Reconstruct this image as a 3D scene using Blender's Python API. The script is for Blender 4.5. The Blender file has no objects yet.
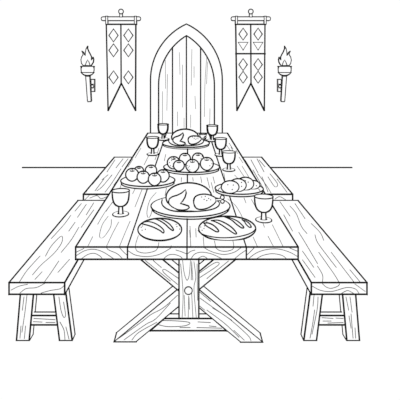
import bpy, math, random
from mathutils import Vector
from mathutils.bvhtree import BVHTree
from mathutils.geometry import delaunay_2d_cdt

# ------------------------------------------------------------------ basics
F, CX, CY, H = 500.0, 188.0, 70.0, 1.815      # focal length (px), principal point, eye height
EYE = Vector((0, 0, H))
ZT, ZB = 0.7615, 0.45                          # table top, bench seat heights
DT = 2.976                                     # distance of the table's near edge
WALL = 9.26
LINE, GRAIN = 1.6, 0.9                        # pen widths

scn = bpy.context.scene
COL = scn.collection
scn.view_settings.view_transform = 'Standard'
scn.view_settings.look = 'None'

def on_z(px, py, z):
    d = F * (H - z) / (py - CY)
    return Vector(((px - CX) * d / F, d, z))
def on_y(px, py, d):
    return Vector(((px - CX) * d / F, d, H - (py - CY) * d / F))
def on_x(px, py, x):
    d = F * x / (px - CX)
    return Vector((x, d, H - (py - CY) * d / F))
def crop(x0, y0, s, pts):
    return [(x0 + x / s, y0 + y / s) for x, y in pts]

# ------------------------------------------------------------------ materials
def principled(name, base, emit=0.0):
    m = bpy.data.materials.new(name); m.use_nodes = True
    b = m.node_tree.nodes['Principled BSDF']
    b.inputs['Base Color'].default_value = (*base, 1)
    b.inputs['Roughness'].default_value = 1
    b.inputs['Specular IOR Level'].default_value = 0
    b.inputs['Emission Color'].default_value = (1, 1, 1, 1)
    b.inputs['Emission Strength'].default_value = emit
    return m
INK = principled('black_ink', (0.012, 0.012, 0.012))
PENCIL = principled('fine_grey_ink', (0.09, 0.09, 0.09))
PAGE = principled('glowing_white_page', (0.05, 0.05, 0.05), 0.97)  # dark base with built-in glow
def rounded_paper():
    # paper made flat white by its own emission, its turning-away rim inked; the rim width is set by each surface's own curvature
    m = principled('glowing_white_paper', (0.05, 0.05, 0.05), 0.97)
    nt = m.node_tree; N = nt.nodes; L = nt.links
    geo = N.new('ShaderNodeNewGeometry'); dot = N.new('ShaderNodeVectorMath'); dot.operation = 'DOT_PRODUCT'
    ab = N.new('ShaderNodeMath'); ab.operation = 'ABSOLUTE'
    at = N.new('ShaderNodeAttribute'); at.attribute_name = 'rim'
    lt = N.new('ShaderNodeMath'); lt.operation = 'LESS_THAN'
    dark = N.new('ShaderNodeBsdfDiffuse'); dark.inputs['Color'].default_value = (0.012, 0.012, 0.012, 1)
    mix = N.new('ShaderNodeMixShader')
    L.new(geo.outputs['Incoming'], dot.inputs[0]); L.new(geo.outputs['Normal'], dot.inputs[1])
    L.new(dot.outputs['Value'], ab.inputs[0]); L.new(ab.outputs[0], lt.inputs[0]); L.new(at.outputs['Fac'], lt.inputs[1])
    L.new(lt.outputs[0], mix.inputs[0]); L.new(N['Principled BSDF'].outputs[0], mix.inputs[1]); L.new(dark.outputs[0], mix.inputs[2])
    L.new(mix.outputs[0], N['Material Output'].inputs['Surface'])
    return m
PAPER = rounded_paper()
MATS = [PAPER, INK, PENCIL, PAGE]

# ------------------------------------------------------------------ mesh builder
class MB:
    def __init__(s): s.v = []; s.f = []; s.m = []; s.sm = []; s.rim = []
    def add(s, verts, faces, mat=0, smooth=False, rim=None):
        o = len(s.v); s.v += [Vector(p) for p in verts]
        s.rim += list(rim) if rim is not None else [0.0] * len(verts)
        for f in faces: s.f.append(tuple(i + o for i in f)); s.m.append(mat); s.sm.append(smooth)
    def tube(s, pts, w=LINE, mat=1, closed=False, sides=6, floor=None):
        pts = [Vector(p) for p in pts]
        q = [pts[0]]
        for p in pts[1:]:
            if (p - q[-1]).length > 1e-5: q.append(p)
        if closed and (q[0] - q[-1]).length < 1e-5: q.pop()
        n = len(q)
        if n < 2: return
        if not closed:
            r0 = w * .5 * q[0].y / F; r1 = w * .5 * q[-1].y / F
            q[0] = q[0] - (q[1] - q[0]).normalized() * r0 * .8; q[-1] = q[-1] + (q[-1] - q[-2]).normalized() * r1 * .8
        vs = []; prev = None
        for i in range(n):
            a = q[i - 1] if (i > 0 or closed) else q[i]; b = q[(i + 1) % n] if (i < n - 1 or closed) else q[i]
            t = (b - a).normalized()
            if prev is None:
                ref = Vector((0, 0, 1)) if abs(t.z) < .9 else Vector((0, 1, 0))
                u = t.cross(ref).normalized()
            else:
                u = prev - t * prev.dot(t)
                u = u.normalized() if u.length > 1e-6 else t.orthogonal().normalized()
            prev = u; vv = t.cross(u); r = w * .5 * q[i].y / F
            for k in range(sides):
                an = 2 * math.pi * (k + .5) / sides
                p = q[i] + (u * math.cos(an) + vv * math.sin(an)) * r
                if floor is not None and p.z < floor: p.z = floor
                vs.append(p)
        fs = []
        for i in range(n if closed else n - 1):
            j = (i + 1) % n
            for k in range(sides):
                l = (k + 1) % sides
                fs.append((i * sides + k, i * sides + l, j * sides + l, j * sides + k))
        if not closed:
            fs.append(tuple(reversed(range(sides)))); fs.append(tuple((n - 1) * sides + k for k in range(sides)))
        s.add(vs, fs, mat)
    def grain(s, pts, mat=2, w=GRAIN):
        s.tube(smooth_line(pts), w, mat, sides=4)
    def ring(s, c, r, w=LINE, ry=None, n=48):
        ry = ry or r
        s.tube([Vector((c[0] + r * math.cos(2 * math.pi * i / n), c[1] + ry * math.sin(2 * math.pi * i / n), c[2])) for i in range(n)], w, closed=True)
    def dot(s, p, r):
        p = Vector(p); d = [Vector(a) * r for a in ((1,0,0),(0,1,0),(0,0,1),(-1,0,0),(0,-1,0),(0,0,-1))]
        s.add([p + a for a in d], [(0,1,2),(1,3,2),(3,4,2),(4,0,2),(1,0,5),(3,1,5),(4,3,5),(0,4,5)], 1)
    def prism(s, poly, y0, y1, w=LINE, skip=(), mat=0, floor=None, back=True):
        """poly in x,z; extruded from y0 to y1; all its edges drawn in ink"""
        n = len(poly)
        a = [Vector((x, y0, z)) for x, z in poly]; b = [Vector((x, y1, z)) for x, z in poly]
        fs = [tuple(range(n)), tuple(reversed(range(n, 2 * n)))] + [(i, i + n, (i + 1) % n + n, (i + 1) % n) for i in range(n)]
        s.add(a + b, fs, mat)
        s.tube(a, w, closed=False, floor=floor) if False else None
        for i in range(n):
            j = (i + 1) % n
            s.tube([a[i], a[j]], w, floor=floor)
            if back: s.tube([b[i], b[j]], w, floor=floor)
            if i not in skip: s.tube([a[i], b[i]], w, floor=floor)
    def shell(s, poly, y0, y1, w=LINE, smooth_run=True):
        """prism with a many-sided curved outline: outline inked, no cross edges"""
        s.prism(poly, y0, y1, w, skip=range(len(poly)))
    def lathe(s, c, prof, axis=None, n=40, w=LINE, rimmed=True, deep=1.0, fitted=False):
        """prof: list of (radius, height[, inked?])"""
        c = Vector(c); ax = Vector(axis or (0, 0, 1)).normalized()
        u = ax.orthogonal().normalized() if axis else Vector((1, 0, 0)); v = ax.cross(u)
        vs = []; rim = []
        for i, p in enumerate(prof):
            r, h = p[0], p[1]
            ink = p[2] if len(p) > 2 else True
            wd = w * c.y / F
            for k in range(n):
                an = 2 * math.pi * k / n
                vs.append(c + ax * h + (u * math.cos(an) + v * math.sin(an)) * max(r, 1e-4))
                rim.append(thr(wd, r) if (ink and rimmed) else 0.0)
        fs = []
        for i in range(len(prof) - 1):
            for k in range(n):
                l = (k + 1) % n
                fs.append((i * n + k, i * n + l, (i + 1) * n + l, (i + 1) * n + k))
        if deep != 1.0:
            for p in vs: p.y = c.y + (p.y - c.y) * deep
        if fitted: rim = curv_rim(vs, fs, w * c.y / F)
        s.add(vs, fs, 0, True, rim)
    def blob(s, c, rad, fn=None, w=LINE, nu=48, nv=28, boost=1.0):
        """shaped ellipsoid with curvature-driven ink rim; fn maps unit vector -> unit-space vector"""
        c = Vector(c); vs = []
        for j in range(1, nv):
            th = math.pi * j / nv
            for k in range(nu):
                an = 2 * math.pi * k / nu
                vs.append(Vector((math.sin(th) * math.cos(an), math.sin(th) * math.sin(an), math.cos(th))))
        vs += [Vector((0, 0, 1)), Vector((0, 0, -1))]
        vs = [fn(p) if fn else p for p in vs]
        vs = [c + Vector((p.x * rad[0], p.y * rad[1], p.z * rad[2])) for p in vs]
        fs = []
        for j in range(nv - 2):
            for k in range(nu):
                l = (k + 1) % nu
                fs.append((j * nu + k, (j + 1) * nu + k, (j + 1) * nu + l, j * nu + l))
        T, B = len(vs) - 2, len(vs) - 1
        for k in range(nu):
            l = (k + 1) % nu
            fs.append((T, k, l)); fs.append((B, (nv - 2) * nu + l, (nv - 2) * nu + k))
        rim = curv_rim(vs, fs, w * c.y / F * boost)
        s.add(vs, fs, 0, True, rim)
        return BVHTree.FromPolygons(vs, fs)
    def build(s, name, parent=None, origin=None, zmin=None):
        if zmin is not None:
            for p in s.v: p.z = max(p.z, zmin)
        o3 = Vector(origin) if origin is not None else (Vector(parent['_w']) if parent is not None else Vector((0, 0, 0)))
        me = bpy.data.meshes.new(name)
        me.from_pydata([p - o3 for p in s.v], [], s.f)
        for m in MATS: me.materials.append(m)
        me.polygons.foreach_set('material_index', s.m); me.polygons.foreach_set('use_smooth', s.sm)
        at = me.attributes.new('rim', 'FLOAT', 'POINT'); at.data.foreach_set('value', s.rim)
        me.update()
        o = bpy.data.objects.new(name, me); COL.objects.link(o)
        o['_w'] = list(o3)
        if parent is not None:
            o.parent = parent; o.location = o3 - Vector(parent['_w'])
        else: o.location = o3
        return o

def thr(w, R):
    x = min(max(w / max(R, 1e-5), 0.0), 0.85)
    return math.sqrt(1 - (1 - x) ** 2)
def curv_rim(vs, fs, w):
    # normal curvature of the surface along the room's long axis (shape operator fitted per vertex)
    V = Vector((0, 1, -.2)).normalized()
    nor = [Vector() for _ in vs]; nb = [set() for _ in vs]
    for f in fs:
        n = Vector()
        for i in range(len(f)):
            a, b = vs[f[i]], vs[f[(i + 1) % len(f)]]; n += a.cross(b)
            nb[f[i]].add(f[(i + 1) % len(f)]); nb[f[(i + 1) % len(f)]].add(f[i])
        for i in f: nor[i] += n
    nor = [n.normalized() for n in nor]
    k = []
    for i, p in enumerate(vs):
        n = nor[i]; t1 = V - n * V.dot(n)
        if t1.length < 1e-3: t1 = n.orthogonal()
        t1.normalize(); t2 = n.cross(t1)
        aa = ab = bb = ra = rb = 0.0
        for j in nb[i]:
            e = vs[j] - p; dn = nor[j] - n
            a, b, r = e.dot(t1), e.dot(t2), dn.dot(t1)
            aa += a * a; ab += a * b; bb += b * b; ra += a * r; rb += b * r
        det = aa * bb - ab * ab
        k.append(abs((ra * bb - rb * ab) / det) if abs(det) > 1e-18 else 0.0)
    for _ in range(2): k = [(k[i] + sum(k[j] for j in nb[i]) / max(len(nb[i]), 1)) / 2 for i in range(len(vs))]
    return [thr(w, 1 / max(x, 1e-3)) for x in k]
def smooth_line(p, n=5):
    p = [Vector(a) for a in p]
    if len(p) < 3: return p
    out = []
    for i in range(len(p) - 1):
        a = p[max(i - 1, 0)]; b = p[i]; c = p[i + 1]; d = p[min(i + 2, len(p) - 1)]
        for k in range(n):
            t = k / n
            out.append(.5 * ((2 * b) + (c - a) * t + (2 * a - 5 * b + 4 * c - d) * t * t + (3 * b - a - 3 * c + d) * t ** 3))
    out.append(p[-1]); return out
def smooth2(p, closed=False, n=5):
    if closed: p = [p[-1]] + list(p) + [p[0], p[1]]
    q = smooth_line([Vector((a[0], a[1], 0)) for a in p], n)
    if closed: q = q[n:-n - 1] if False else q[n:len(q) - 1 - n]
    return [(a.x, a.y) for a in q]
def cast(bvh, px, py, lift=0.0):
    d = (on_y(px, py, 1.0) - EYE).normalized()
    hit, n, _, _ = bvh.ray_cast(EYE, d)
    return hit + n.normalized() * lift * (1 if n.dot(d) < 0 else -1) if hit else None
def drawn(mb, bvh, pts, w=LINE, mat=1, closed=False, sm=True):
    q = smooth2(pts, closed) if sm else pts
    h = [cast(bvh, x, y) for x, y in q]; h = [a for a in h if a]
    if len(h) > 1: mb.tube(h, w, mat, closed, sides=5)

def thing(name, label, cat, loc, group=None, kind=None):
    o = bpy.data.objects.new(name, None); COL.objects.link(o); o.empty_display_size = .1
    o.location = loc; o['_w'] = list(loc)
    tag(o, label, cat, group, kind); return o
def tag(o, label=None, cat=None, group=None, kind=None):
    if label: o['label'] = label
    if cat: o['category'] = cat
    if group: o['group'] = group
    if kind: o['kind'] = kind
    return o
def XZ(pts, d): return [((x - CX) * d / F, H - (y - CY) * d / F) for x, y in pts]

# ------------------------------------------------------------------ setting
b = MB(); b.add([(-6, .3, 0), (6, .3, 0), (6, WALL, 0), (-6, WALL, 0), (-6, .3, -.05), (6, .3, -.05), (6, WALL, -.05), (-6, WALL, -.05)],
                [(0,1,2,3),(7,6,5,4),(0,4,5,1),(1,5,6,2),(2,6,7,3),(3,7,4,0)], 3)
tag(b.build('floor'), 'bare white floor under the table and benches', 'floor', kind='structure')
b = MB(); b.add([(-6, WALL, 0), (6, WALL, 0), (6, WALL, 3.7), (-6, WALL, 3.7), (-6, WALL + .1, 0), (6, WALL + .1, 0), (6, WALL + .1, 3.7), (-6, WALL + .1, 3.7)],
                [(0,1,2,3),(7,6,5,4),(0,4,5,1),(1,5,6,2),(2,6,7,3),(3,7,4,0)], 3)
tag(b.build('wall_back'), 'plain white back wall behind the table', 'wall', kind='structure')
b = MB(); x0, x1 = -3.07, 3.04; r = .0125
b.add([(x0, WALL - .02, 0), (x1, WALL - .02, 0), (x1, WALL - .02, .02), (x0, WALL - .02, .02), (x0, WALL - .001, 0), (x1, WALL - .001, 0), (x1, WALL - .001, .022), (x0, WALL - .001, .022)],
      [(0,1,2,3),(7,6,5,4),(0,4,5,1),(1,5,6,2),(2,6,7,3),(3,7,4,0)], 1)
tag(b.build('baseboard_back'), 'thin black line where wall meets floor', 'baseboard', kind='structure')

# ------------------------------------------------------------------ door
D = WALL - .12
door = thing('door_1', 'pointed arched door of vertical wooden planks in a wide plain surround', 'door', (on_y(186.4, 168, D).x, D, 0), kind='structure')
def arch(xc, half, spring, R, ybot, n=16):
    apex = spring - math.sqrt(R * R - (R - half) ** 2)
    left = []
    amax = math.acos((R - half) / R)
    for i in range(n + 1):
        a = amax * i / n
        left.append((xc - half + R - R * math.cos(a), spring - R * math.sin(a)))
    right = [(2 * xc - x, y) for x, y in reversed(left[:-1])]
    return [(xc - half, ybot)] + left + right + [(xc + half, ybot)]
yb = CY + F * H / D - .3
out = arch(186.4, 35.9, 80, 61.6, yb); inn = arch(186.5, 27.9, 85, 57.7, yb)
inn = [inn[0]] + inn[1:]
fr = MB()
po, pi_ = XZ(out, D), XZ(inn, D)
n = len(po)
vs = [Vector((x, D, z)) for x, z in po] + [Vector((x, D, z)) for x, z in pi_] + [Vector((x, WALL - .002, z)) for x, z in po] + [Vector((x, WALL - .002, z)) for x, z in pi_]
fs = []
for i in range(n - 1):
    fs += [(i, i + 1, n + i + 1, n + i), (2 * n + i, 3 * n + i, 3 * n + i + 1, 2 * n + i + 1), (i, 2 * n + i, 2 * n + i + 1, i + 1), (n + i, n + i + 1, 3 * n + i + 1, 3 * n + i)]
fs += [(0, n, 3 * n, 2 * n), (n - 1, 3 * n - 1, 4 * n - 1, 2 * n - 1)]
fr.add(vs, fs)
fr.tube(vs[:n]); fr.tube(vs[n:2 * n])
fr.build('door_frame', door)
lf = MB(); DL = D + .012
lp = XZ(inn, DL); c0 = sum(x for x, z in lp) / len(lp)
lp = [(c0 + (x - c0) * .995, z) for x, z in lp]
lf.prism(lp, DL, WALL - .01, .05, skip=range(len(lp)), back=False)
for sx, ty in ((172.5, 47.3), (186.4, 36), (200.6, 47.3)):
    lf.tube([on_y(sx, ty, DL), on_y(sx, yb, DL)], LINE * .95)
for pts in [[(65,145),(66,235)],[(72,190),(70,305)],[(56,245),(56,350)],[(110,120),(112,190)],[(120,160),(120,295)],[(104,310),(104,355)],
            [(125,330),(125,360)],[(150,110),(148,225)],[(157,165),(157,200)],[(160,260),(162,300)],[(198,130),(192,215),(190,325)],[(200,150),(197,220)],
            [(208,300),(207,350)],[(146,320),(146,360)]]:
    lf.grain([on_y(x, y, DL) for x, y in crop(145, 15, 3.2, pts)], w=.65)
lf.build('door_leaf', door)

# ------------------------------------------------------------------ banners
def banner(dx, label, right):
    DB = WALL - .10
    P = lambda x, y, d=DB: on_y(x + dx, y, d)
    t = thing('hanging_banner', label, 'banner', P(121, 110.2), 'swallowtail banners on the back wall')
    c = MB()
    if right: body = [(105.9, 19), (135.2, 19), (134.5, 110.4), (121.1, 83.3), (107.2, 110.4)]
    else: body = [(106.2, 19), (135.8, 19), (135.5, 110.4), (121.3, 83.3), (108.1, 110.4)]
    c.prism([(P(*q).x, P(*q).z) for q in body], DB, DB + .03, LINE, skip=range(5))
    f = DB - .001
    c.tube([P(106.3, 24.3, f), P(135.6, 24.3, f)])
    c.tube([P(120.9, 24.3, f), P(121.2, 83.3, f)])
    def dia(x, y, w, h): c.tube([P(x, y - h, f), P(x + w, y, f), P(x, y + h, f), P(x - w, y, f)], 1.35, closed=True)
    if right:
        for x in (113.3, 128.3):
            dia(x, 34.1, 4.2, 6); dia(x, 64.6, 4.2, 6); dia(x, 77.2, 4.2, 6)
            c.tube([P(x - 4.9, 42.3, f), P(x + 4.9, 42.3, f), P(x, 50.2, f)], 1.35, closed=True)
        c.tube([P(106, 53.7, f), P(135.3, 53.7, f)])
    else:
        for x in (113.5, 128.4):
            for y in (35.4, 50.3, 77.3): dia(x, y, 4.6, 6.5)
    c.build('cloth', t)
    ppm = F / (DB - .03); rr = 1.45 / ppm; cz = P(121, 18.75, DB - .03)
    rd = MB(); xa = -19.4 / ppm; xb = 19.4 / ppm
    prof = [(0, xa, False), (rr * .6, xa + .004), (rr, xa + rr * .7)] + [(rr, xa + rr + (xb - xa - 2 * rr) * i / 6) for i in range(7)] + [(rr, xb - rr * .7), (rr * .6, xb - .004), (0, xb, False)]
    rd.lathe(cz, prof, axis=(1, 0, 0), n=20, w=1.0, rimmed=False)
    ry = DB - .03
    outl = [(100.9, 18.75), (101.4, 17.2), (102.5, 16.9), (139.5, 16.9), (140.6, 17.3), (141.0, 18.75), (140.6, 20.2), (139.5, 20.6), (102.5, 20.6), (101.4, 20.3)]
    rd.tube([P(x, y, ry) for x, y in [(121 + (a - 121) * .98, b_) for a, b_ in outl]], 1.4, closed=True)
    rd.build('rod', t)
    for x in (106.7, 135.4):
        l = MB(); a = [(x - 1.05, 16.2), (x + 1.05, 16.2), (x + 1.05, 24.2), (x - 1.05, 24.2)]
        l.prism([(P(*q, DB - .075).x, P(*q, DB - .075).z) for q in a], DB - .075, DB + .005, .95)
        l.build('loop', t)
    fi = MB(); c1 = P(121, 11.5, DB - .03); R = 2.9 / ppm
    st = [(119.6, 14.0), (122.4, 14.0), (122.4, 17.0), (119.6, 17.0)]
    fi.prism([(P(*q, DB - .045).x, P(*q, DB - .045).z) for q in st], DB - .045, DB - .015, .9)
    fi.blob(c1, (R, R, R), w=1.1, nu=24, nv=14)
    fi.build('finial', t)
banner(0, 'swallowtail banner with only diamonds on it, left of the door', False)
banner(129.8, 'swallowtail banner with diamonds and triangles and a cross line, right of the door', True)

# ------------------------------------------------------------------ wall torches
def torch(mir, label):
    DT_ = WALL - .12
    def P(x, y, d=DT_): return on_y(x if not mir else 372.25 - x, y, d)
    base = P(89.7, 101.5)
    t = thing('wall_torch', label, 'torch', base, 'burning torches on the back wall')
    ppm = F / DT_
    bo = MB(); c = P(87.6, 76.4)
    hpx = lambda y: (76.4 - y) / ppm
    prof = [(0, 0, False), (2.2/ppm, .001), (4.2/ppm, hpx(75.3)), (5.9/ppm, hpx(73.9)), (6.6/ppm, hpx(72.6)), (6.9/ppm, hpx(70.0)), (7.0/ppm, hpx(66.6)),
            (6.4/ppm, hpx(66.6), False), (5.6/ppm, hpx(69), False), (0, hpx(69.5), False)]
    bo.lathe(c, prof, n=32, w=1.05)
    bo.ring(P(87.6, 66.4), 7.0 / ppm, 1.0); bo.ring(P(87.6, 72.5), 6.65 / ppm, .9)
    bo.build('bowl', t)
    h = MB()
    hp = [(86.0, 76.2), (90.0, 76.2), (91.4, 100.6), (90.9, 101.5), (88.3, 101.6), (87.8, 100.8)]
    pts = [(P(*q).x, P(*q).z) for q in hp]
    if mir: pts = pts[::-1]
    h.prism(pts, DT_ - .03, DT_ + .03, 1.05, skip=range(6))
    h.build('handle', t)
    fl = MB()
    fo = [(110,340),(90,312),(82,265),(92,225),(110,198),(108,175),(95,150),(115,165),(128,192),(140,205),(142,165),(150,120),(170,82),(168,112),(185,155),(205,190),(221,225),(221,265),(235,250),(243,230),(250,260),(245,295),(228,325),(215,342)]
    fo = crop(75, 40, 13.33, fo); fo = [(x, y) for x, y in fo]
    pts = [(P(*q).x, P(*q).z) for q in fo] 
    if mir: pts = pts[::-1]
    fl.prism(pts, DT_ - .02, DT_ + .02, 1.0, skip=range(len(pts)))
    fi = crop(75, 40, 13.33, [(135,340),(150,300),(168,265),(185,290),(197,325),(202,342)])
    fl.tube([P(x, y, DT_ - .021) for x, y in fi], .95)
    fl.build('flame', t)
    br = MB()
    bp = [(91.0, 79.4), (94.4, 79.4), (94.4, 91.5), (91.4, 91.5)]
    pts = [(P(*q, WALL-.07).x, P(*q, WALL-.07).z) for q in bp]
    if mir: pts = pts[::-1]
    br.prism(pts, WALL - .07, WALL - .002, 1.0, skip=range(4))
    br.tube([P(91, 84.2, WALL - .071), P(94.4, 84.2, WALL - .071)], .9)
    rr = 1.4; cc = P(92.3, 86.3, WALL - .075)
    br.tube([cc + Vector((math.cos(a * math.pi / 6) * rr * .018, 0, math.sin(a * math.pi / 6) * rr * .018)) for a in range(12)], .9, closed=True)
    br.tube([P(91.2, 88.2, WALL - .071), P(93.2, 88.0, WALL - .071), P(93.6, 86.5, WALL - .071)], .9)
    br.build('bracket', t)
torch(False, 'burning torch on the wall left of the diamond banner')
torch(True, 'burning torch on the wall right of the triangle banner')

# ------------------------------------------------------------------ table
TB = F * (H - ZT) / (133.5 - CY)
xl, xr = (75.7 - CX) * DT / F, (298.1 - CX) * DT / F
zu = H - (259.3 - CY) * DT / F
table = thing('dining_table', 'long heavy wooden plank table with crossed trestle legs, laden with food', 'table', (0, 3.39, 0))
t = MB()
t.prism([(xl, zu), (xr, zu), (xr, ZT), (xl, ZT)], DT, TB, LINE * 1.15)
n_block = len(t.v)
for px in (127.5, 187.0, 246.3):
    x = (px - CX) * DT / F
    t.tube([(x, DT + (TB - DT) * i / 8, ZT) for i in range(9)], 1.6)
    t.tube([(x, DT, ZT), (x, DT, zu)], 1.7)
top = []; front = []
top += [crop(70,200,6.154,p) for p in [[(270,5),(215,75),(170,150)],[(235,100),(200,150),(182,215),(192,235),(215,220),(250,165),(255,120)],
    [(300,135),(260,210),(225,285)],[(370,130),(340,200),(305,285)],[(140,225),(110,285)]]]
front += [crop(70,200,6.154,p) for p in [[(40,320),(85,298)],[(42,340),(90,312),(145,303),(200,318),(265,358)],[(72,360),(110,335),(150,328),(185,345),(197,360)],
    [(225,292),(240,308),(290,330),(320,358)],[(305,292),(325,315),(352,340)]]]
top += [crop(105,180,10,p) for p in [[(165,40),(150,80)],[(300,90),(275,140)],[(370,95),(300,270)],[(75,220),(10,315)]]]
top += [crop(120,225,5.714,p) for p in [[(105,60),(92,100),(88,124)],[(222,100),(218,124)],[(293,118),(290,124)]]]
front += [crop(120,225,5.714,p) for p in [[(88,127),(100,150),(145,160),(200,148),(218,127)],[(48,148),(90,172),(160,180),(230,165),(290,132)],
    [(250,192),(275,172),(310,168),(345,180),(357,193)],[(320,143),(350,152),(380,165)]]]
top += [crop(180,225,5.714,p) for p in [[(55,30),(62,122)],[(90,20),(92,70)],[(133,70),(137,122)],[(197,90),(203,122)],[(303,92),(308,122)]]]
front += [crop(180,225,5.714,p) for p in [[(42,165),(62,150),(85,143)],[(137,128),(165,145),(205,160),(255,168),(310,155),(350,128)],
    [(203,128),(225,145),(260,150),(295,142),(308,128)],[(65,190),(85,165),(125,155),(180,165),(235,190)],[(100,193),(130,178),(155,190)],[(315,190),(345,165),(375,145)]]]
front += [crop(240,195,5.714,p) for p in [[(50,362),(95,330),(150,312),(215,308),(280,325),(330,352)],[(95,364),(130,345),(185,335),(240,345),(265,364)],[(42,340),(80,303)],[(285,303),(330,322)]]]
top += [crop(240,195,5.714,p) for p in [[(160,235),(190,293)],[(185,170),(245,292)],[(75,240),(98,292)],[(65,25),(90,70)],[(120,130),(140,185)]]]
top += [crop(190,170,4,p) for p in [[(150,115),(180,140),(205,180),(222,222)],[(85,50),(95,90)],[(135,12),(140,40)],[(178,20),(190,32)]]]
top += [crop(220,130,5,p) for p in [[(55,85),(75,125)],[(85,180),(125,240)],[(95,135),(115,165)],[(110,180),(150,245)],[(80,100),(88,118)],[(215,340),(235,380)],[(120,340),(130,365)]]]
top += [crop(75,130,5,p) for p in [[(330,90),(300,140)],[(290,145),(265,185)],[(340,60),(320,88)],[(375,115),(345,175)]]]
top += [crop(110,110,5,p) for p in [[(245,190),(225,250)]]]
top += [crop(162,140,6.667,p) for p in [[(25,95),(15,140)],[(130,250),(128,280)],[(205,250),(208,275)],[(258,245),(265,285)],[(300,250),(318,320)],[(340,245),(352,290)],[(30,320),(20,370)]]]
top += [crop(100,170,4,p) for p in [[(225,90),(200,120),(188,165),(192,190),(203,180),(213,140)],[(320,80),(322,105)],[(360,225),(362,270)]]]
top += [crop(180,110,5,p) for p in [[(215,150),(250,200)],[(245,165),(265,195)]]]
for p in top: t.grain([on_z(x, y, ZT) for x, y in p])
for p in front: t.grain([on_y(x, y, DT) for x, y in p])
for i, v in enumerate(t.v):
    if v.z > ZT + .0004 and (i >= n_block or DT + .03 < v.y < TB - .05): t.v[i].z = ZT + .0004
t.build('tabletop', table)

def trestle(y0, draw=True):
    k = y0 - 3.33
    z_un = zu
    def sh(poly, y, yref): return poly
    # crossed braces, as drawn on the plane y = 3.33
    yp = lambda x, c, s: c + s * (x - 188.3)
    S = .829; dv = 9.1
    def brace(sgn, y, mats_lines):
        # centre line passes (188.3, 290)
        ytop = CY + (H - zu) * F / 3.33; ybot = 342.4
        xs = lambda yy, off: 188.3 + sgn * (yy - 290 - off) / S
        pl = [xs(ybot, dv), xs(ybot, -dv), xs(ytop, -dv), xs(ytop, dv)]
        poly = list(zip(pl, [ybot, ybot, ytop, ytop]))
        pts = XZ(poly, 3.33)
        # order counter-clockwise
        cx = sum(a for a, _ in pts) / 4; cz = sum(c for _, c in pts) / 4
        pts.sort(key=lambda q: math.atan2(q[1] - cz, q[0] - cx))
        pts = [(a, max(c, 0.0)) for a, c in pts]
        m = MB(); m.prism(pts, y, y + .115, LINE * 1.12, floor=.0005)
        for g in mats_lines: m.grain([on_y(a, c, 3.33) + Vector((0, y - 3.33, 0)) for a, c in g])
        m.build('brace', table)
    A = [crop(105,255,4.444,p) for p in [[(180,25),(290,115)],[(215,25),(250,55)],[(325,103),(268,65),(257,72),(280,95),(322,130)]]]
    A += [crop(180,255,4.444,p) for p in [[(88,165),(135,205)],[(90,192),(150,235),(230,290)],[(145,235),(215,280),(300,355),(315,380)],[(120,245),(200,305),(262,365)],[(85,225),(110,245)],[(240,335),(285,378)]]]
    B = [crop(105,255,4.444,p) for p in [[(60,372),(160,300),(205,265),(260,235),(322,180)],[(85,378),(180,310),(225,285),(290,215)],[(120,378),(150,345),(230,300)]]]
    B += [crop(180,255,4.444,p) for p in [[(90,100),(165,50),(172,35),(150,38),(88,80)],[(120,105),(215,28)]]]
    brace(1, y0, A if draw else []); brace(-1, y0 + .004, B if draw else [])
    m = MB(); yb2 = y0 + .012
    ps = XZ([(150.2, 330.7), (226.8, 330.7), (212.8, 318.5), (164.2, 318.5)], 3.342)
    m.prism(ps, yb2, yb2 + .06, LINE * 1.12)
    if draw:
        for g in [crop(105,255,4.444,p) for p in [[(235,300),(260,291),(350,295),(378,303),(350,315),(280,318),(240,310)]]] + [crop(180,255,4.444,p) for p in [[(80,297),(135,300)],[(130,315),(160,318)],[(75,322),(185,325)],[(0,322),(45,322)]]]:
            m.grain([on_y(a, c, 3.342) for a, c in g])
    m.build('stretcher', table)
    m = MB(); yp0 = y0 - .012
    ps = XZ([(179, 318.4), (198.8, 318.4), (198.8, 240), (179, 240)], 3.318)
    ps = [(a, min(c, zu)) for a, c in ps]
    m.prism(ps, yp0, yp0 + .07, LINE * 1.12)
    if draw:
        for g in [crop(105,255,4.444,p) for p in [[(345,25),(352,80),(364,112),(374,90),(380,25)],[(336,40),(342,100),(347,180),(343,275)],[(372,182),(370,275)],[(352,180),(356,270)],[(385,30),(390,110)]]] + \
                 [crop(180,255,4.444,p) for p in [[(62,30),(70,100),(62,150),(72,275)],[(52,170),(57,275)],[(40,190),(42,240)],[(76,40),(78,200)],[(52,35),(50,110)]]]:
            m.grain([on_y(a, c, 3.318) for a, c in g])
    m.build('post', table)
    m = MB(); c = on_y(188.4, 289.8, 3.318); c.y = yp0 + .01
    R = 3.8 * 3.318 / F
    m.lathe(c, [(0, .022, False), (R, .022, False), (R, 0, False)], axis=(0, -1, 0), n=28)
    m.tube([(c.x + R * math.cos(a * math.pi / 14), c.y - .022, c.z + R * math.sin(a * math.pi / 14)) for a in range(28)], 1.2, closed=True)
    m.build('peg', table)
trestle(3.33); trestle(7.6, False)

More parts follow.
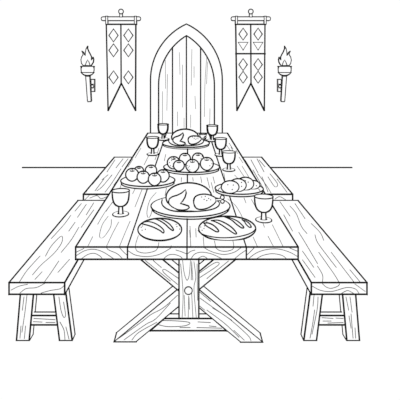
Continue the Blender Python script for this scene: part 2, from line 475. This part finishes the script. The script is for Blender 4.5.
# ------------------------------------------------------------------ benches
def bench(sx, d0, d1, label, tops, fronts, legs, sides=()):
    xi, xo = .7918, 1.1486
    a, c = (xi, xo) if sx > 0 else (-xo, -xi)
    g = 'plank benches along the table'
    o = thing('bench', label, 'bench', (sx * .97, (d0 + d1) / 2, 0), g)
    zb0 = ZB - .075
    s = MB(); s.prism([(a, zb0), (c, zb0), (c, ZB), (a, ZB)], d0, d1, LINE * 1.12)
    for p in tops: s.grain([on_z(x, y, ZB) for x, y in p])
    for p in fronts: s.grain([on_y(x, y, d0) for x, y in p])
    for p in sides: s.grain([on_x(x, y, sx * xi) for x, y in p])
    s.build('seat', o)
    near = d0 < 4
    for yk, (y0, y1) in enumerate(((d0 + .141, d0 + .219), (d1 - .219, d1 - .141))):
        for side in (0, 1):
            # inner and outer legs, splayed
            if side == 0: b0, b1, t0, t1 = .7768, .8613, .826, .908      # inner
            else: b0, b1, t0, t1 = 1.0643, 1.1488, 1.030, 1.118          # outer
            pts = [(sx * b0, 0), (sx * b1, 0), (sx * t1, zb0), (sx * t0, zb0)]
            if sx < 0: pts = [pts[1], pts[0], pts[3], pts[2]]
            m = MB(); m.prism(pts, y0, y1, LINE * 1.12, floor=.0005)
            if yk == 0 and near:
                for p in legs[side]: m.grain([on_y(x, y, 3.351) for x, y in p])
            m.build('leg', o)
        zz1, zz0 = H - (315.6 - CY) * 3.36 / F, H - (325.0 - CY) * 3.36 / F
        m = MB()
        e0, e1 = .865, 1.056
        pts = [(e0, zz0), (e1, zz0), (e1, zz1), (e0, zz1)] if sx > 0 else [(-e1, zz0), (-e0, zz0), (-e0, zz1), (-e1, zz1)]
        m.prism(pts, y0 + .010, y0 + .055, LINE * 1.12)
        if yk == 0 and near:
            for p in legs[2]: m.grain([on_y(x, y, y0 + .010) for x, y in p])
        m.build('stretcher', o)
c1 = lambda *L: [crop(0, 200, 4, p) for p in L]
c2 = lambda *L: [crop(275, 200, 4, p) for p in L]
c3 = lambda *L: [crop(75, 130, 5, p) for p in L]
c4 = lambda *L: [crop(220, 130, 5, p) for p in L]
l1 = lambda *L: [crop(0, 280, 5, p) for p in L]
l2 = lambda *L: [crop(295, 280, 5, p) for p in L]
DB0 = F * (H - ZB) / (282.6 - CY); DB1 = F * (H - ZB) / (200.7 - CY)
DF0 = F * (H - ZB) / (194.3 - CY); DF1 = F * (H - ZB) / (157.5 - CY)
bench(-1, DB0, DB1, 'near plank bench on the left of the table, closest to the viewer',
      c1([(283,62),(255,100),(205,155)],[(182,225),(205,185),(240,148),(250,150),(245,175),(215,215),(165,260),(130,300)],[(300,90),(275,125)],
         [(315,110),(285,160),(245,210)],[(325,15),(300,45)],[(345,18),(310,70)],[(375,12),(345,60)],[(160,225),(110,280),(78,328)],[(235,245),(205,290)],
         [(278,238),(232,290)],[(168,288),(140,318)],[(375,40),(325,110)],[(205,290),(178,328)]),
      c1([(45,360),(75,345),(110,337)],[(80,372),(105,354),(145,350),(178,334)],[(165,372),(200,362),(240,355),(256,342)]),
      (l1([(295,85),(305,150),(318,185),(328,175),(318,110)],[(300,210),(320,250),(325,298)],[(330,235),(345,295)]),
       l1([(135,75),(125,160),(110,260)],[(120,85),(112,150)],[(128,230),(122,292)],[(105,230),(100,290)]),
       l1([(170,192),(275,198)],[(168,208),(210,210)],[(230,212),(275,212)])))
bench(1, DB0, DB1, 'near plank bench on the right of the table, closest to the viewer',
      c2([(60,25),(85,55),(105,105),(128,135)],[(80,15),(120,75)],[(20,8),(60,65)],[(145,95),(180,130),(195,162)],[(95,130),(120,170),(170,255)],
         [(160,140),(170,170),(210,225),(245,270)],[(110,205),(155,270)],[(110,240),(160,310)],[(175,210),(235,295),(255,328)],[(225,210),(315,328)],[(300,280),(340,328)],[(35,60),(70,125)],[(170,265),(190,300),(190,328)]),
      c2([(190,335),(205,348),(225,353),(250,345),(258,336)],[(150,345),(185,362),(230,365),(285,350),(320,355),(335,372)],[(265,374),(290,362),(315,374)],[(320,336),(360,365)]),
      (l2([(95,75),(90,130)],[(115,85),(110,150),(85,270)],[(98,150),(88,220),(75,290)]),
       l2([(255,85),(268,150)],[(275,85),(285,160)],[(280,170),(290,290)],[(300,240),(303,290)],[(270,180),(280,240)]),
       l2([(135,188),(190,192)],[(205,190),(240,192)],[(140,205),(180,205)],[(165,215),(240,212)])))
bench(-1, DF0, DF1, 'far plank bench on the left of the table, nearest the back wall',
      c3([(200,150),(160,210)],[(240,145),(205,190)],[(265,145),(235,185)],[(165,225),(135,250)],[(145,245),(100,305)],[(185,225),(140,280),(110,305)],
         [(230,195),(185,265),(150,312)],[(225,235),(195,275)],[(120,235),(85,275)],[(75,280),(55,312)]),
      c3([(75,340),(110,328),(130,343),(160,333)],[(50,348),(70,328)]), ((), (), ()))
bench(1, DF0, DF1, 'far plank bench on the right of the table, nearest the back wall',
      c4([(125,150),(165,215)],[(155,150),(190,215)],[(185,145),(220,210)],[(195,150),(225,185)],[(250,220),(285,265),(285,283),(270,280),(240,235)],
         [(190,220),(230,275),(255,315)],[(165,200),(215,290)],[(285,245),(335,312)],[(210,235),(240,310)]),
      c4([(275,345),(298,333),(330,350)]), ((), (), ()))

# ------------------------------------------------------------------ goblets
def goblet(px, yr, hw, yf, fw, label):
    base = on_z(px, yf, ZT); d = base.y; k = d / F
    hgt = (yf - yr) * k * .985
    R = hw * k; r = fw * k
    t = thing('goblet', label, 'goblet', base, 'footed goblets on the table')
    pk = lambda fr, h: (R * fr, hgt * h)
    dp = 1.0 + .06 * max(0, min(5, d - 3))
    w = LINE * .95
    m = MB()
    prof = [(.26*R, .345*hgt, False), (R*.30, .35*hgt)] + [pk(a, h) for a, h in ((.46,.365),(.62,.40),(.76,.46),(.87,.54),(.94,.63),(.98,.73),(1.0,.83),(1.0,.92),(.985,1.0))]
    prof += [(.93*R, hgt, False), (.94*R, .9*hgt, False), (.88*R, .65*hgt, False), (.6*R, .46*hgt, False), (0, .42*hgt, False)]
    m.lathe(base, prof, n=44, w=w * .95, deep=dp)
    m.ring(base + Vector((0, 0, hgt)), R * .96, w * (.85 if d < 4.5 else .68), ry=R * .96 * dp)
    m.build('bowl', t)
    m = MB(); sr = R * .30
    rr = LINE * .5 * k
    m.lathe(base, [(sr * 1.0, .355*hgt), (sr * .95, .28*hgt), (sr, .2*hgt), (sr * 1.05, .05*hgt)], n=24, w=w * .85, deep=dp)
    m.tube([base + Vector((sr * 1.05 * math.cos(a), sr * 1.05 * math.sin(a), .055 * hgt)) for a in [math.pi + math.pi * i / 10 for i in range(11)]], w * .9)
    m.build('stem', t)
    m = MB()
    m.lathe(base, [(0, .0005, False), (r * .97, .0005, False), (r, rr, False), (r * .93, rr * 1.4, False), (sr, rr * 1.8, False), (0, rr * 1.8, False)], n=40, deep=dp * 1.18)
    m.ring(base + Vector((0, 0, rr)), r, w * .85, ry=r * dp * 1.18)
    m.build('foot', t, zmin=ZT + .0015)
goblet(120.7, 190.3, 9.1, 214.9, 7.9, 'goblet at the left table edge nearest the viewer')
goblet(263.7, 196.1, 9.7, 220.7, 7.9, 'goblet at the right table edge nearest the viewer, before the bread plate')
goblet(228.8, 151.6, 7.1, 170.6, 6.0, 'goblet right of the middle apple plate, just behind the bread plate')
goblet(220.6, 138.3, 6.4, 155.8, 5.6, 'goblet on the right side, second from the far end')
goblet(212.3, 125.3, 6.0, 141.3, 5.4, 'goblet on the right side at the far end of the table')
goblet(152.7, 137.2, 6.5, 155.0, 5.6, 'goblet on the left side behind the left apple plate')
goblet(163.1, 124.1, 5.8, 140.0, 5.5, 'goblet on the left side at the far end, beside the far turkey')

# small bowl at the far end
bs = on_z(203, 139.2, ZT); k = bs.y / F
m = MB(); R = 3.9 * k
m.lathe(bs, [(0, .001, False), (R*.4, .001), (R*.6, .012), (R*.85, .035), (R, .078), (R*.93, .078, False), (R*.6, .03, False), (0, .015, False)], n=28, w=1.0)
m.ring(bs + Vector((0, 0, .078)), R * .97, .9)
tag(m.build('small_bowl', origin=bs, zmin=ZT + .0015), 'small round bowl behind the far turkey, beside its drumstick', 'bowl')

# ------------------------------------------------------------------ plates
def plate(px, py, hw, label, grp, name='serving_plate', inner=None, deep=1.0):
    zr = ZT + .03
    c = on_z(px, py, zr); R = hw * c.y / F
    base = Vector((c.x, c.y, ZT))
    m = MB(); k = c.y / F
    m.lathe(base, [(0, .001, False), (R*.6, .001, False), (R*.8, .004, False), (R*.97, .018, False), (R, .027, False), (R*.985, .031, False), (R*.95, .020, False), (R*.9, .011, False), (0, .010, False)], n=64, deep=deep)
    m.ring(base + Vector((0, 0, .030)), R, LINE * .9, ry=R * deep, n=72)
    drop = 2.5 * k * 1.0
    m.ring(base + Vector((0, 0, max(.030 - drop, .006))), R * .975, LINE * (.85 if c.y < 6 else .6), ry=R * .975 * deep, n=72)
    if inner: m.ring(base + Vector((0, 0, .014)), R * inner, .7, n=64)
    tag(m.build(name, origin=base, zmin=ZT + .0015), label, 'plate', grp)
    return base, R
G = 'round serving plates on the table'
plate(190.5, 205.3, 39.4, 'large plate under the near turkey', G)
plate(186.0, 143.0, 23.4, 'plate under the far turkey', G, deep=1.25)
plate(147.9, 180.2, 27.0, 'plate of apples on the left side of the table', G)
plate(191.6, 166.8, 27.9, 'plate of apples in the middle of the table', G)
plate(239.1, 188.3, 24.0, 'plate with round bread slices on the right side of the table', G, inner=.86)

# ------------------------------------------------------------------ roast turkeys
def turkey(cx, cy, s, dist, label):
    M = lambda x, y: (cx + (x - 190.5) * s, cy + (y - 205) * s)
    dd = dist; k = dd / F
    base = Vector(((M(188, 0)[0] - CX) * dd / F, dd, ZT + .013))
    t = thing('roast_turkey', label, 'turkey', base, 'roast turkeys on plates')
    zmin = ZT + .016
    # body
    def ell(x, y, hw, hh, dep, d, fn=None, w=LINE):
        px, py = M(x, y); c = on_y(px, py, d)
        rx = hw * s * d / F; se = (H - c.z) / d
        tot = hh * s * d / F
        rz = math.sqrt(max(tot * tot - (dep * se) ** 2, (tot * .5) ** 2)) / math.cos(math.atan(se))
        m = MB(); bv = m.blob(c, (rx, dep, rz), fn, w)
        zm = zmin
        for i, v in enumerate(m.v):
            if v.z < zm: m.v[i].z = zm
        return m, bv
    def dome(p):
        q = p.copy()
        if q.z < 0: q.x *= 1.0; q.z = -abs(q.z) ** .95
        return q
    m, bv = ell(188.9, 197.0, 23.6, 14.8, .15, dd, dome)
    # little crease at the neck end
    pts = [M(*q) for q in [(165.2, 198.9), (164.9, 197.6), (165.8, 196.3)]]
    body = m.build('body', t)
    m2, bv2 = ell(190.7, 203.2, 28.2, 7.4, .15, dd + .02, None, .01)
    q = [M(*p) for p in [(162.2,200.0),(161.8,203.0),(163.5,206.3),(168.0,209.3),(175.0,211.2),(184.0,211.6),(195.0,211.4),(205.0,210.6),(213.0,209.0),(218.0,206.4),(219.4,203.6),(218.2,201.6)]]
    ln = []
    for x, y in smooth2(q):
        h = cast(bv2, x, y) or on_y(x, y, dd + .02)
        if h.z < zmin + .003: h = on_z(x, y, zmin + .003)
        ln.append(h)
    if len(ln) > 2: m2.tube(ln, LINE * .9, sides=5)
    m2.build('thigh', t, zmin=ZT + .0125)
    # wing: pointed leaf folded against the body
    wo = [(168.6,201.5),(169.6,198.6),(172.5,196.7),(177.5,195.2),(181.5,193.2),(185.7,189.7),(186.2,193.0),(185.0,197.3),(182.6,201.2),(180.3,203.4),(184.5,204.6),(188.6,206.0),(189.3,207.6),(187.2,209.3),(183,209.9),(177.5,209.4),(172.2,206.8),(169.3,204.2)]
    wp = [M(*q) for q in wo]
    inner = []
    xs = [p[0] for p in wp]; ys = [p[1] for p in wp]
    def inside(x, y):
        r = False; n = len(wp)
        for i in range(n):
            x1, y1 = wp[i]; x2, y2 = wp[(i + 1) % n]
            if (y1 > y) != (y2 > y) and x < (x2 - x1) * (y - y1) / (y2 - y1) + x1: r = not r
        return r
    st = 1.5 * s; yy = min(ys) + st
    while yy < max(ys):
        xx = min(xs) + st
        while xx < max(xs):
            if inside(xx, yy): inner.append((xx, yy))
            xx += st
        yy += st
    vv = [Vector(p) for p in wp + inner]; nb = len(wp)
    res = delaunay_2d_cdt(vv, [(i, (i + 1) % nb) for i in range(nb)], [], 2, 1e-5)
    # the surface it lies on is the swollen body
    big = MB(); c0 = on_y(*M(188, 197.5), dd)
    se = (H - c0.z) / dd; tot = 15.3 * s * k
    rz = math.sqrt(max(tot * tot - (.15 * se) ** 2, (tot * .5) ** 2)) / math.cos(math.atan(se))
    bb = big.blob(c0, (24.6 * s * k * 1.07, .15 * 1.12, rz * 1.07), dome)
    P3 = []
    for v in res[0]:
        h = cast(bb, v.x, v.y) or on_y(v.x, v.y, dd - .05)
        if h.z < zmin + .003: h = on_z(v.x, v.y, zmin + .003)
        P3.append(h)
    m = MB(); m.add(P3, [tuple(f) for f in res[2]], 3, True)
    bd = []
    for x, y in smooth2(wp, True, 3) if False else wp:
        h = cast(bb, x, y) or on_y(x, y, dd - .05)
        if h.z < zmin + .003: h = on_z(x, y, zmin + .003)
        bd.append(h)
    m.tube(bd, LINE, closed=True)
    m.build('wing', t, zmin=ZT + .0125)
    # drumstick
    dk = dd - .165
    a = on_y(*M(193.1, 203.2), dk); e = on_y(*M(216.0, 199.6), dk + .01)
    L = (e - a).length; ax = e - a
    R = 8.0 * s * dk / F
    prof = [(0, 0), (.38, .012), (.62, .05), (.82, .12), (.95, .22), (1.0, .34), (1.0, .47), (.94, .60), (.82, .73), (.64, .85), (.46, .94), (.34, .99), (.2, 1.0)]
    m = MB(); m.lathe(a, [(r * R, h * L) for r, h in prof], axis=ax, n=40, w=LINE * .9, fitted=True)
    bd_ = BVHTree.FromPolygons(m.v, m.f)
    for q in [(201.6,197.1),(205.3,196.5),(208.6,198.6),(204.1,199.4),(206.8,200.6),(210.6,199.8)]:
        h = cast(bd_, *M(*q))
        if h: m.dot(h, .8 * s ** .5 * dk / F)
    ds = m.build('drumstick', t)
    u = ax.normalized()
    m = MB(); br_ = 1.7 * s * dk / F
    px1 = on_y(*M(214.5, 200.0), dk); px2 = on_y(*M(221.3, 199.4), dk)
    sh = (px2 - px1)
    m.lathe(px1, [(br_, 0, True), (br_ * .9, sh.length * .5), (br_, sh.length)], axis=sh, n=20, w=1.0)
    for q, rq in (((222.3, 197.4), 2.5), ((222.4, 201.4), 2.4)):
        c = on_y(*M(*q), dk); R2 = rq * s * dk / F
        m.blob(c, (R2, R2, R2), w=1.15, nu=24, nv=14)
    m.build('bone', ds)
turkey(190.5, 205, 1.0, 3.74, 'roast turkey at the near end, on the largest plate')
turkey(186.0, 142, .60, 7.02, 'smaller looking roast turkey at the far end, in front of the door')

# ------------------------------------------------------------------ apples
def apple(px, py, rpx, z, label, grp, speck=()):
    d = F * (H - z) / (py - CY); c = on_y(px, py, d); R = rpx * d / F
    def sh(p):
        q = p.copy(); rr = math.hypot(p.x, p.y)
        if p.z > 0: q.z = p.z * .97 - .06 * math.exp(-(rr / .24) ** 2)
        else: q.x *= 1 - .10 * p.z * p.z; q.y *= 1 - .10 * p.z * p.z
        return q
    m = MB(); bv = m.blob(c, (R, R, R), sh, LINE * .85, nu=40, nv=28)
    drawn(m, bv, [(px - .26 * rpx, py - .52 * rpx), (px - .1 * rpx, py - .46 * rpx), (px + .1 * rpx, py - .46 * rpx), (px + .26 * rpx, py - .52 * rpx)], 1.15)
    top = cast(bv, px, py - .50 * rpx)
    for q in speck:
        h = cast(bv, px + q[0], py + q[1])
        if h: m.dot(h, .7 * d / F)
    base = c - Vector((0, 0, R))
    o = m.build('apple', origin=base, zmin=ZT + .0125)
    tag(o, label, 'apple', grp)
    s = MB(); s.tube([top, top + Vector((R * .04, -R * .04, R * .16)), top + Vector((-R * .02, R * .02, R * .28))], .9)
    s.build('stem', o)
ga, gb = 'apples on the left plate', 'apples on the middle plate'
zz = ZT + .013
apple(138.9, 171.0, 5.4, .846, 'small apple at the back left of the left plate', ga)
apple(151.0, 170.6, 6.4, .846, 'apple at the back of the left plate, right of the small one', ga)
apple(163.0, 175.7, 6.9, zz + .064, 'apple at the right end of the left plate', ga)
apple(132.1, 174.6, 7.1, zz + .064, 'apple at the left end of the left plate', ga)
apple(143.2, 177.0, 6.8, zz + .062, 'apple second from the left in the front row of the left plate', ga)
apple(154.6, 179.2, 7.0, zz + .0625, 'foremost apple of the left plate', ga)
sp = [(-2, -2), (1, -4), (-4, 0), (-3, 3), (0, 1), (-1, 4), (3, -2)]
apple(184.9, 158.6, 6.2, .856, 'back left apple of the middle plate', gb)
apple(198.0, 158.4, 6.3, .858, 'back right apple of the middle plate', gb, [(3, 0), (4, -2)])
apple(173.5, 162.6, 6.9, .842, 'speckled apple at the left end of the middle plate', gb, sp)
apple(206.8, 163.7, 7.2, zz + .074, 'apple at the right end of the middle plate', gb, [(4, -3), (3, 2), (5, 0)])
apple(178.9, 165.5, 6.1, .840, 'small plain apple at the front left of the middle plate', gb)
apple(192.4, 165.7, 7.2, zz + .0725, 'speckled apple at the front of the middle plate', gb, [(-4, 2), (-2.5, 4), (-5, 0), (-3, 0.5)])

# ------------------------------------------------------------------ bread slices
def bread(px, hw, d, ztop, label, dots):
    zb = ZT + .016; hz = (ztop - zb) / 2; zc = zb + hz
    c = Vector(((px - CX) * d / F, d, zc))
    m = MB()
    def flat(p): return Vector((p.x, math.copysign(abs(p.y) ** .7, p.y), p.z))
    bv = m.blob(c, (hw * d / F, .018, hz), None, 0.01)
    m.tube([c + Vector((hw * d / F * math.cos(a * math.pi / 24), 0, hz * math.sin(a * math.pi / 24))) for a in range(48)], LINE * 1.15, closed=True)
    for q in dots:
        h = cast(bv, *crop(210, 165, 5.714, [q])[0])
        if h: m.dot(h, .8 * d / F)
    tag(m.build('bread_slice', origin=(c.x, c.y, zb), zmin=ZT + .0125), label, 'bread', 'round bread slices on the plate')
bread(252.3, 7.4, 4.362, .850, 'rightmost bread slice, mostly hidden behind its neighbours', [(265,118),(262,135)])
bread(245.2, 8.3, 4.325, .886, 'bread slice third from the left, the tallest of the four', [(203,90),(218,98),(195,88)])
bread(237.8, 8.2, 4.275, .884, 'bread slice second from the left, behind the front one', [(180,100),(180,122)])
bread(230.1, 8.7, 4.22, .879, 'leftmost bread slice, whole face showing at the front', [(102,113),(133,115),(127,140)])

# ------------------------------------------------------------------ loaves
def loaf(px, py, hw, hh, depth, d, label, slashes, dots, cr, extra=()):
    c = on_y(px, py, d); se = (H - c.z) / d; k = d / F
    tot = hh * k
    rz = math.sqrt(tot * tot - (depth * se) ** 2) / math.cos(math.atan(se))
    rz = min(rz, .2)
    m = MB()
    bv = m.blob(c, (hw * k, depth, rz), lambda p: Vector((math.copysign(abs(p.x) ** .97, p.x), p.y, p.z)), LINE)
    for i, v in enumerate(m.v):
        if v.z < ZT + .002: m.v[i].z = ZT + .002
    for s_ in slashes: drawn(m, bv, crop(*cr, s_), LINE * .95, sm=True)
    for s_ in extra: drawn(m, bv, crop(*cr, s_), LINE * .95)
    for q in dots:
        h = cast(bv, *crop(*cr, [q])[0])
        if h: m.dot(h, .8 * k)
    tag(m.build('bread_loaf', origin=(c.x, c.y, ZT), zmin=ZT + .0015), label, 'bread', 'scored loaves at the front of the table')
loaf(159.8, 229.4, 22.6, 11.5, .085, 3.10, 'oval bread loaf with two broad slashes, left of the other loaf',
     [[(76,117),(85,108),(115,103),(150,112),(182,130),(205,152),(209,166),(203,172),(185,158),(150,140),(115,127),(76,117)],
      [(150,86),(190,88),(225,105),(250,125),(267,150),(262,157),(240,142),(215,118),(180,96),(150,86)]],
     [(70,138),(75,156),(95,150),(283,120),(303,128),(288,133),(305,148),(78,130)], (130, 205, 6.154))
loaf(227.2, 228.5, 29.2, 12.7, .093, 3.14, 'larger bread loaf with four slashes and a thick bottom crust',
     [[(75,97),(100,97),(130,112),(153,138),(140,142),(115,128),(88,112),(75,97)],
      [(115,84),(150,82),(190,98),(225,122),(248,150),(238,153),(205,132),(165,105),(135,90),(115,84)],
      [(183,64),(215,70),(250,85),(275,105),(287,120),(275,122),(250,105),(220,80),(183,64)],
      [(278,80),(300,88),(318,102),(326,118),(315,118),(300,105),(290,90),(278,80)]],
     [(58,118),(75,125),(65,135),(90,90),(78,112)], (190, 205, 5.333),
     [[(46,137),(60,151),(95,164),(140,172),(190,174),(245,170),(298,159),(333,144),(350,127)]])

# ------------------------------------------------------------------ light, world, camera
w = bpy.data.worlds.new('sky'); scn.world = w; w.use_nodes = True
w.node_tree.nodes['Background'].inputs[0].default_value = (1, 1, 1, 1)
w.node_tree.nodes['Background'].inputs[1].default_value = 1.0
sl = bpy.data.lights.new('sun', 'SUN'); sl.energy = .3; sl.angle = .5
so = bpy.data.objects.new('sun', sl); so.rotation_euler = (math.radians(35), 0, math.radians(20)); so.location = (0, 2, 6); COL.objects.link(so)
cam = bpy.data.cameras.new('camera'); cam.sensor_width = 36; cam.sensor_fit = 'HORIZONTAL'
cam.lens = F / 400 * 36
cam.shift_x = (200 - CX) / 400; cam.shift_y = -(200 - CY) / 400
co = bpy.data.objects.new('camera', cam); co.location = EYE; co.rotation_euler = (math.radians(90), 0, 0); COL.objects.link(co)
scn.camera = co
for o in bpy.data.objects:
    if '_w' in o: del o['_w']
